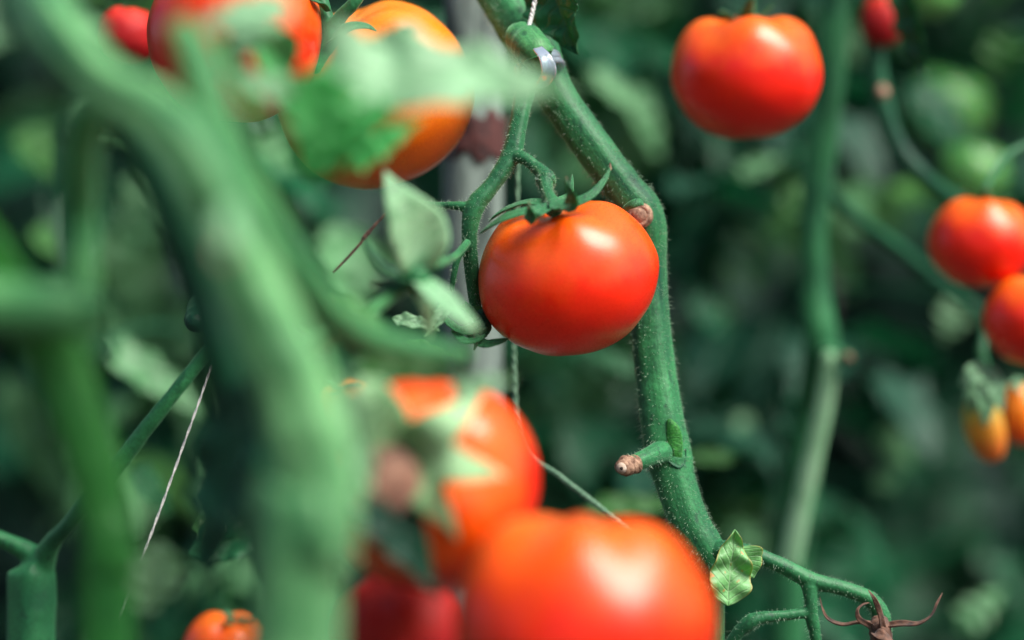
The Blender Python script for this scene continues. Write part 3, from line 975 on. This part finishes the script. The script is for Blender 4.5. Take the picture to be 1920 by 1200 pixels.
# small budding fruit under the truss -----------------------------------
bud = thing('calyx', 'small sharp green calyx with brown tip tucked under the central tomato', 'calyx', P(885, 625, .87))
sep([(905, 612, .866, 12), (870, 625, .860, 13), (840, 608, .858, 10), (824, 588, .858, 6), (820, 572, .859, 1)], 'sepal', (.4, -.6, .8), .0006, .5, parent=bud)
sep([(880, 628, .862, 9), (905, 646, .857, 12), (930, 644, .857, 10), (952, 636, .860, 2)], 'sepal', (0, -.7, .8), .0006, .4, parent=bud)
sep([(850, 622, .861, 6), (870, 640, .856, 9), (892, 640, .855, 8), (910, 628, .857, 2)], 'sepal', (0, -.6, .9), .0006, .4, parent=bud)
sep([(895, 600, .868, 9), (880, 580, .864, 8), (872, 565, .864, 1)], 'sepal', (0, -.8, .4), .0006, .4, parent=bud)
for b_, t_, w_, d_, c_ in (((735, 598), (822, 606), 32, .845, .5), ((850, 560), (800, 640), 26, .85, -.6), ((930, 600), (860, 560), 24, .875, .7), ((760, 640), (850, 655), 22, .84, .5)):
    mb = MB()
    p0, p1 = P(*b_, d_), P(*t_, d_ - .004)
    mb.leaf(p0, p1 - p0, (.1, -.8, .7), (p1 - p0).length, w_ * K * d_, seed=w_, nu=18, nv=8, lobes=3, lobe=.2, fold=.4, curl=c_, quilt=.1)
    mb.build('leaf', M['leaf_pale' if w_ > 25 else 'leaf_fresh'], bud, solid=.0003)
mb = MB(); mb.tube(path([(905, 590, .872, 12), (905, 612, .868, 17), (895, 626, .865, 13)]), ns=16, rough=.15, seed=65)
mb.build('receptacle', M['stem_dark'], bud)
mb = MB(); mb.tube(path([(890, 636, .857, 5), (892, 646, .856, 4), (889, 655, .856, 2)]), ns=8, rough=.3, seed=66)
mb.build('dry_tip', M['brown'], bud)

# thin brown twig ----------------------------------------------------------
mb = MB()
mb.tube(path([(722, 402, .90, 2.4), (700, 425, .90, 2.8), (684, 444, .90, 4.6), (676, 456, .90, 2.8), (650, 485, .90, 2.5), (625, 510, .90, 2)]), ns=8, rough=.3, seed=67)
o = mb.build('twig', M['brown']); tag(o, 'thin brown twig crossing behind the broad pale sepal', 'twig')

# withered calyx lower right -----------------------------------------------
wc = thing('withered_calyx', 'withered brown calyx with curled spidery sepals at the bottom right', 'calyx', P(1645, 1185, .888))
B = 'brown'
sep([(1640, 1175, .884, 5.8), (1612, 1168, .882, 5.0), (1580, 1172, .881, 4.0), (1553, 1162, .881, 2.9), (1542, 1143, .882, 2.2), (1537, 1118, .883, 0.6)], B, (0, -.6, .8), .0006, .9, parent=wc, wave=.5)
sep([(1655, 1178, .884, 6.5), (1690, 1172, .881, 5.8), (1722, 1170, .880, 4.3), (1746, 1155, .880, 2.9), (1757, 1132, .881, 2.5), (1767, 1112, .882, 0.7)], B, (0, -.6, .8), .0006, .9, parent=wc, wave=.5)
sep([(1632, 1172, .882, 5.8), (1612, 1160, .879, 5.0), (1608, 1145, .879, 3.6), (1618, 1134, .880, 2.2), (1630, 1130, .881, 0.6)], B, (-.5, -.8, .2), .0006, .6, parent=wc, wave=.5)
sep([(1655, 1180, .882, 7.2), (1650, 1150, .878, 5.8), (1640, 1125, .877, 4.3), (1628, 1106, .877, 0.6)], B, (0, -1, .2), .0006, .5, parent=wc, wave=.5)
sep([(1640, 1190, .880, 10.1), (1665, 1200, .876, 9.4), (1690, 1230, .876, 0.7)], B, (0, -.6, .8), .0006, .5, parent=wc, wave=.5)
mb = MB(); mb.tube(path([(1648, 1165, .887, 16), (1650, 1182, .884, 22), (1655, 1215, .884, 18)]), ns=18, rough=.25, seed=71)
mb.build('receptacle', M['brown'], wc)

# vine clip, twines ---------------------------------------------------------
clip = thing('vine_clip', 'clear bluish plastic clip gripping the stem node at the top', 'clip', P(1008, 120, .89))
mb = MB()
cc = P(1010, 128, .897)
nrm = (P(1040, 175, .905) - P(985, 75, .912)).normalized()
for off in (-9, 0, 9):
    ring(mb, cc + nrm * off * K * .9, nrm, 46 * K * .9, 6.5 * K * .9, seed=off, wob=.02, ns=24)
mb.build('ring', M['clip'], clip)
mb = MB()
mb.blade(path([(1008, 92, .866, 10), (1022, 110, .862, 13), (1028, 135, .862, 15), (1018, 155, .866, 10), (1002, 164, .868, 2)]), (.3, -1, .2), thick=.0006, fold=.3)
mb.build('tab', M['clip'], clip)


def twine(pts, mat, label, r=None, cat='twine'):
    mb = MB()
    q_ = path(pts)
    for ph in (0, PI):                       # two plies twisted together
        pl = []
        sm = catmull(q_, 30)
        for i, p in enumerate(sm):
            a = i * 0.9 + ph
            pl.append((p[0] + math.cos(a) * p[3] * .45, p[1] + math.sin(a) * p[3] * .45, p[2], p[3] * .62))
        mb.tube(pl, ns=6, sub=1)
    o = mb.build('twine', M[mat])
    tag(o, label, cat)
    return o


twine([(1040, -200, .90, 4.5), (1003, 0, .895, 4.5), (991, 52, .89, 4.5), (985, 80, .888, 4.5)], 'twine', 'short white twine running up from the top stem node')
twine([(420, 622, .885, 2.4), (378, 740, .885, 2.4), (282, 1005, .885, 2.6), (205, 1202, .885, 2.8), (150, 1340, .885, 2.8)], 'twine', 'thin taut white thread slanting down the lower left')
twine([(972, -100, .94, 4), (971, 310, .935, 4), (968, 520, .935, 4.5), (964, 660, .935, 5), (978, 830, .93, 6), (1050, 893, .925, 6.5), (1125, 952, .92, 7), (1230, 1040, .915, 7)], 'twine_green',
      'pale green cord behind the central tomato bending down to the right')

# stake ----------------------------------------------------------------------
sb = P(890, 600, 1.03); sb.z = 0
stake = thing('wooden_stake', 'grey weathered upright stake behind the central truss', 'stake', sb)
mb = MB()
rr = 57 * K * 1.03
mb.tube([(sb.x + .001 * math.sin(z * 3), sb.y, z, rr * (1 + .03 * math.sin(z * 9))) for z in [i * .1 for i in range(0, 19)]], ns=28, rough=.06, ridge=.02, seed=81)
mb.build('pole', M['stake'], stake)
mb = MB()
v0 = P(890, 220, 1.03).z; v1 = P(890, 305, 1.03).z
nr, ns_ = 14, 40
bb = len(mb.v)
for i in range(nr + 1):
    z = v0 + (v1 - v0) * i / nr
    for j in range(ns_):
        a = 2 * PI * j / ns_
        edge = 0
        if i in (0, nr):
            edge = .006 * noise.noise(Vector((math.cos(a) * 3, math.sin(a) * 3, i)))
        r_ = rr * (1.06 + .06 * noise.noise(Vector((math.cos(a) * 3, math.sin(a) * 3, z * 120))))
        if i in (0, nr):
            r_ = rr * .98
        mb.v.append(Vector((sb.x + math.cos(a) * r_, sb.y + math.sin(a) * r_, z + edge + .004 * noise.noise(Vector((math.cos(a) * 2, math.sin(a) * 2, 0))))))
for i in range(nr):
    for j in range(ns_):
        a = bb + i * ns_ + j; b_ = bb + i * ns_ + (j + 1) % ns_
        mb.f.append((a, a + ns_, b_ + ns_, b_)); mb.uv.append(((0, 0),) * 4); mb.mi.append(0)
mb.build('bark', M['bark'], stake, label='dark brown strip of bark left on the stake')

# ================================================================== FOREGROUND BLURRED VINE
fb = P(560, 1210, .57); fb.z = 0
fv = thing('tomato_vine', 'thick pale blurred foreground stem arching across the left side of the photo', 'vine', fb)
mb = MB()
mb.tube(path([(-20, -260, .66, 45), (40, -60, .63, 48), (120, 70, .60, 52), (200, 160, .59, 50), (300, 225, .585, 56), (375, 320, .58, 60), (430, 450, .58, 62), (495, 600, .58, 66),
              (560, 760, .58, 72), (590, 900, .58, 76), (580, 1050, .58, 80), (555, 1210, .58, 84)]) + [(fb.x, fb.y, .8, .011), (fb.x, fb.y, .3, .012), (fb.x, fb.y, 0, .013)], ns=28, ridge=.09, rough=.12, seed=91)
mb.build('main_stem', M['stem_big'], fv)
mb = MB()
mb.tube(path([(345, 60, .60, 30), (372, 120, .598, 38), (405, 240, .595, 42), (470, 380, .60, 42), (540, 490, .61, 40), (610, 580, .625, 40), (680, 630, .64, 34), (770, 655, .65, 26), (870, 665, .66, 16)]), ns=22, rough=.07, ridge=.05, seed=92)
mb.build('branch', M['stem_pale'], fv, label='second pale branch beside the thick stem')
mb = MB()
mb.tube(path([(215, 170, .61, 40), (165, 215, .61, 40), (150, 300, .62, 36), (150, 400, .63, 36), (148, 530, .63, 36), (150, 640, .63, 36)]), ns=20, rough=.06, seed=93)
mb.build('branch', M['stem_pale'], fv, label='darker branch hanging straight down at the left')
mb = MB()
mb.tube(path([(430, 395, .525, 14), (424, 440, .515, 22), (420, 480, .515, 14)]), ns=16, rough=.15, seed=94)
mb.build('leaf_scar', M['sepal_pale'], fv)
mb = MB()
mb.tube(path([(418, 470, .512, 7), (414, 484, .510, 5)]), ns=10, rough=.15, seed=95)
mb.build('dry_tip', M['scar'], fv)

fb2 = P(220, 1210, .62); fb2.z = 0
fv2 = thing('tomato_vine', 'saturated green blurred stem curving down at the far left', 'vine', fb2)
mb = MB()
mb.tube(path([(-60, 420, .60, 40), (10, 530, .61, 50), (90, 640, .62, 58), (145, 780, .62, 54), (190, 930, .62, 50), (208, 1080, .62, 48), (200, 1210, .62, 48)]) + [(fb2.x, fb2.y, .8, .009), (fb2.x, fb2.y, 0, .010)], ns=24, rough=.06, ridge=.05, seed=96)
mb.build('main_stem', M['stem_vivid'], fv2)
mb = MB()
mb.tube(path([(-80, 560, .60, 56), (20, 575, .60, 55), (110, 578, .60, 50), (165, 590, .605, 45)]), ns=22, rough=.08, seed=97)
mb.build('branch', M['stem_pale'], fv2)
mb = MB()
mb.tube(path([(120, 640, .63, 38), (160, 650, .64, 42), (178, 655, .65, 36)]), ns=18, rough=.1, seed=98)
mb.build('node', M['stem_dark'], fv2)

mb = MB()
mb.tube(path([(150, 250, .66, 40), (205, 215, .66, 42), (265, 270, .66, 42), (330, 380, .66, 44), (385, 520, .66, 46), (425, 680, .66, 48), (462, 850, .67, 50), (510, 1050, .68, 46), (560, 1210, .69, 44), (600, 1500, .69, 44)]), ns=22, rough=.06, ridge=.05, seed=193)  # added dark tube, painting the shaded left side of the thick stem
mb.build('branch', M['stem_dark'], fv, label='added branch, coloured dark as shade beside the thick pale stem')

pending = []
# blurred foreground leaves (belong to the thick vine)
def near_leaf(b, tip, nrm, W, mat, parent, seed, d=.62, lobes=4, lobe=.3, fold=.3, curl=.3, label=None, d2=None):
    mb = MB()
    p0 = P(b[0], b[1], d); p1 = P(tip[0], tip[1], d2 or d)
    if d >= 1.2 and mat != 'leaf_fresh' or d > 1.3:      # grows on the row behind: reach it with a leaf stalk
        parent = min(NEAR, key=lambda r: abs(r.location.x - p0.x))
        q0 = Vector((parent.location.x, parent.location.y, p0.z - .05))
        mid = (p0 + q0) / 2 + Vector((0, 0, .03))
        mb.tube([(*q0, .0022), (*mid, .0018), (*p0, .0012)], ns=6, sub=5, mi=1)
    L = (p1 - p0).length
    mb.leaf(p0, p1 - p0, nrm, L, W * K * d, seed=seed, nu=26, nv=12, lobes=lobes, lobe=lobe, fold=fold, curl=curl, quilt=.06)
    return mb.build('leaf', [M[mat], M['stem_dark']], parent, solid=.0003, label=label)


near_leaf((545, 150), (1085, 118), (0, -.75, .7), 210, 'leaf_pale', fv, 3, .635, lobe=.5, label='pale leaf spread in front of the orange tomato')
near_leaf((610, 120), (575, 335), (.35, -.8, .6), 130, 'leaf_bright', fv, 5, .615, lobe=.5)
near_leaf((740, 190), (600, 300), (.35, -.8, .6), 70, 'leaf_bright', fv, 25, .62, lobe=.5)
near_leaf((560, 330), (690, 250), (.3, -.8, .6), 80, 'leaf_bright', fv, 26, .64, lobe=.4)
near_leaf((600, 210), (430, 120), (.2, -.8, .6), 80, 'leaf_pale', fv, 28, .64, lobe=.5)
near_leaf((650, 320), (790, 215), (.3, -.8, .5), 46, 'leaf_bright', fv, 35, .69, lobe=.5)
near_leaf((500, 20), (395, 150), (.3, -.8, .5), 60, 'leaf_pale', fv, 36, .66, lobe=.5)
near_leaf((650, 690), (900, 700), (.1, -.8, .6), 55, 'leaf_fresh', fv, 39, .66, lobe=.4)
near_leaf((840, 745), (960, 700), (.1, -.8, .6), 46, 'leaf_pale', fv, 40, .66, lobe=.4)
near_leaf((640, 960), (700, 820), (.1, -.8, .4), 60, 'leaf_pale', fv, 41, .64, lobe=.3)
near_leaf((735, 150), (640, 215), (.3, -.7, .6), 60, 'leaf_bright', fv, 30, .66, lobe=.5)
near_leaf((700, 110), (790, 30), (.3, -.7, .7), 60, 'leaf_pale', fv, 31, .68, lobe=.4)
near_leaf((560, 230), (480, 60), (.3, -.7, .5), 60, 'leaf_bright', fv, 32, .68, lobe=.4)
near_leaf((600, 560), (740, 610), (.1, -.7, .7), 60, 'leaf_fresh', fv, 33, .72)
near_leaf((640, 700), (690, 900), (.1, -.8, .4), 40, 'leaf_pale', fv, 34, .64, lobe=.2)
near_leaf((400, 60), (520, 260), (.5, -.8, .3), 46, 'leaf_fresh', fv, 29, .66, lobe=.3)
# leaves further back on the left side
for i_, (b_, t_, n_, w_, m_, d_) in enumerate([
        ((180, 640), (410, 770), (.1, -.7, .7), 75, 'leaf_dull', 1.2),
        ((330, 320), (210, 480), (.3, -.7, .6), 120, 'leaf_dull', 1.4),
        ((200, 400), (330, 640), (.4, -.8, .4), 130, 'leaf_dull', 1.45),
        ((40, 240), (110, 330), (.3, -.7, .6), 90, 'leaf_fresh', 1.35),
        ((60, 430), (130, 480), (.3, -.7, .6), 60, 'leaf_fresh', 1.35),
        ((10, 700), (150, 960), (.3, -.7, .6), 110, 'leaf_dull', 1.5),
        ((430, 850), (420, 1000), (.3, -.7, .6), 90, 'leaf_dull', 1.35),
        ((500, 240), (540, 350), (.3, -.7, .6), 90, 'leaf_dull', 1.35),
        ((360, 990), (470, 985), (.1, -.6, .7), 60, 'leaf_fresh', .92),
        ((240, 880), (330, 960), (.3, -.7, .6), 60, 'leaf', 1.1),
        ((620, 420), (690, 620), (.3, -.7, .6), 120, 'leaf_dull', 1.35)]):
    pending.append((b_, t_, n_, w_, m_, 40 + i_, d_))

near_leaf((560, 25), (350, 35), (0, -.7, .8), 120, 'leaf_pale', fv, 6, .62)
near_leaf((520, 50), (515, 165), (0, -1, .2), 85, 'leaf_fresh', fv, 7, .70, lobe=.1)
near_leaf((350, 1040), (560, 970), (0, -.8, .6), 90, 'leaf', fv, 8, .80)
near_leaf((300, 1020), (270, 1160), (.3, -.9, .3), 100, 'leaf_pale', fv, 9, .66)
near_leaf((480, 700), (340, 1120), (-.5, -.8, .2), 150, 'leaf_dark', fv, 10, .64)  # added leaf, coloured dark as shade along the thick stem
near_leaf((640, 900), (840, 1120), (-.1, -.8, .4), 60, 'leaf_dark', fv, 11, .66, lobe=.1)
near_leaf((-60, 60), (190, 20), (0, -.6, .9), 180, 'leaf_pale', fv, 12, .62)

# sharp-ish stem at lower-left corner
lb = P(60, 1210, .93); lb.z = 0
lv = thing('tomato_vine', 'forked pale green stem standing in the bottom left corner', 'vine', lb)
mb = MB()
mb.tube(path([(-90, 985, .93, 15), (-20, 1003, .93, 15), (28, 1022, .93, 17), (60, 1042, .93, 23), (74, 1075, .93, 30), (70, 1115, .93, 37), (62, 1160, .93, 42), (58, 1210, .93, 45)]) + [(lb.x, lb.y, .8, .009), (lb.x, lb.y, 0, .010)], ns=26, rough=.06, ridge=.05, seed=101)
mb.tube(path([(66, 1110, .932, 26), (80, 1055, .928, 24), (99, 1016, .922, 18), (128, 985, .915, 16), (160, 945, .91, 17), (230, 860, .905, 17), (300, 770, .90, 15), (365, 690, .90, 14), (412, 632, .90, 15), (440, 560, .90, 15)]), ns=20, rough=.06, seed=102)
mb.build('main_stem', M['stem'], lv, remesh=.0011)
mb = MB()
mb.tube(path([(380, 575, .89, 28), (372, 596, .875, 26), (366, 604, .87, 20)]), ns=18, rough=.1, seed=103)
mb.build('node', M['stem_dark'], lv)

for b_, t_, n_, w_, m_, sd_, d_ in pending:
    near_leaf(b_, t_, n_, w_, m_, lv, sd_, d_)
# background stems at the right
rb = P(1500, 1210, 1.2); rb.z = 0
rv = thing('tomato_vine', 'blurred upright green stem between the upper right tomato and the right edge', 'vine', rb)
mb = MB()
mb.tube(path([(1600, -300, 1.15, 26), (1568, -20, 1.15, 27), (1552, 180, 1.15, 28), (1535, 320, 1.15, 28), (1524, 430, 1.15, 26), (1528, 540, 1.15, 27), (1538, 660, 1.15, 34), (1520, 760, 1.17, 30),
              (1500, 900, 1.18, 34), (1480, 1060, 1.2, 36), (1478, 1210, 1.2, 36)]) + [(rb.x, rb.y, .7, .009), (rb.x, rb.y, 0, .010)], ns=22, rough=.06, ridge=.04, seed=111)
mb.build('main_stem', M['stem'], rv)
mb = MB()
mb.tube(path([(1556, 670, 1.12, 14), (1548, 740, 1.12, 18), (1525, 850, 1.12, 19), (1500, 960, 1.12, 20), (1480, 1056, 1.12, 21)]), ns=18, rough=.05, seed=112)  # stalk in light; its brightness is put into the pale colour
mb.build('branch', M['sepal_pale'], rv, label='straight leaf stalk below the node, coloured pale for the light on it')
mb = MB()
mb.tube(path([(1550, 660, 1.14, 16), (1580, 668, 1.12, 14), (1590, 670, 1.11, 12)]), ns=12, rough=.1, seed=113)
st_ = mb.build('pruned_stub', M['stem'], rv)
mb = MB(); mb.tube(path([(1588, 670, 1.108, 9), (1592, 671, 1.104, 8)]), ns=10, rough=.2); mb.build('cut_end', M['scar'], st_)
mb = MB()
mb.tube(path([(1540, 350, 1.15, 14), (1600, 405, 1.17, 13), (1690, 470, 1.2, 13), (1760, 530, 1.22, 14), (1850, 600, 1.25, 14)]), ns=12, rough=.05, seed=114)
mb.build('branch', M['stem_dark'], rv)
mb = MB()
mb.tube(path([(1660, -120, 1.13, 20), (1640, 60, 1.13, 19), (1648, 170, 1.13, 20), (1680, 270, 1.13, 19), (1740, 340, 1.13, 17), (1800, 380, 1.15, 15)]), ns=16, rough=.08, seed=115)
mb.build('branch', M['stem_dark'], rv, label='dark branch curving below the red sliver')
mb = MB()
mb.tube(path([(1655, 170, 1.105, 12), (1655, 176, 1.10, 11)]), ns=10, rough=.2)
mb.build('cut_end', M['scar'], rv)
near_leaf((1690, -40), (1755, 145), (-.8, -.6, .2), 60, 'leaf', rv, 21, 1.05, fold=.6, curl=-.3)
for i_, (b_, t_, w_, m_, d_) in enumerate([((1180, 160), (1250, 300), 55, 'leaf_dull', 1.4), ((1100, 130), (1230, 220), 46, 'leaf_dull', 1.35), ((1590, 260), (1650, 370), 60, 'leaf_dull', 1.42),
        ((1380, 330), (1470, 290), 34, 'leaf_dull', 1.35), ((1200, 700), (1100, 650), 40, 'leaf', 1.2), ((1380, 780), (1420, 830), 40, 'leaf_pale', 1.4), ((1640, 810), (1720, 870), 70, 'leaf_dull', 1.4),
        ((1800, 560), (1770, 640), 60, 'leaf_pale', 1.3), ((1380, 860), (1260, 850), 30, 'leaf_fresh', 1.2), ((1640, 915), (1690, 880), 40, 'leaf_dull', 1.4), ((1690, 160), (1850, 300), 110, 'leaf_far', 1.45),
        ((1800, 1180), (1880, 1100), 60, 'leaf_dull', 1.3), ((1100, 960), (1290, 930), 50, 'leaf_fresh', 1.15), ((1290, 560), (1380, 630), 60, 'leaf_far', 1.4)]):
    near_leaf(b_, t_, (.2, -.7, .6), w_, m_, rv, 60 + i_, d_)
near_leaf((1530, 350), (1425, 440), (0, -.7, .7), 60, 'leaf_fresh', rv, 22, 1.2)
near_leaf((1540, 720), (1440, 900), (-.3, -.7, .5), 80, 'leaf_far', rv, 23, 1.3)
near_leaf((1900, 60), (1850, 150), (0, -.7, .7), 80, 'leaf_fresh', rv, 24, 1.35)
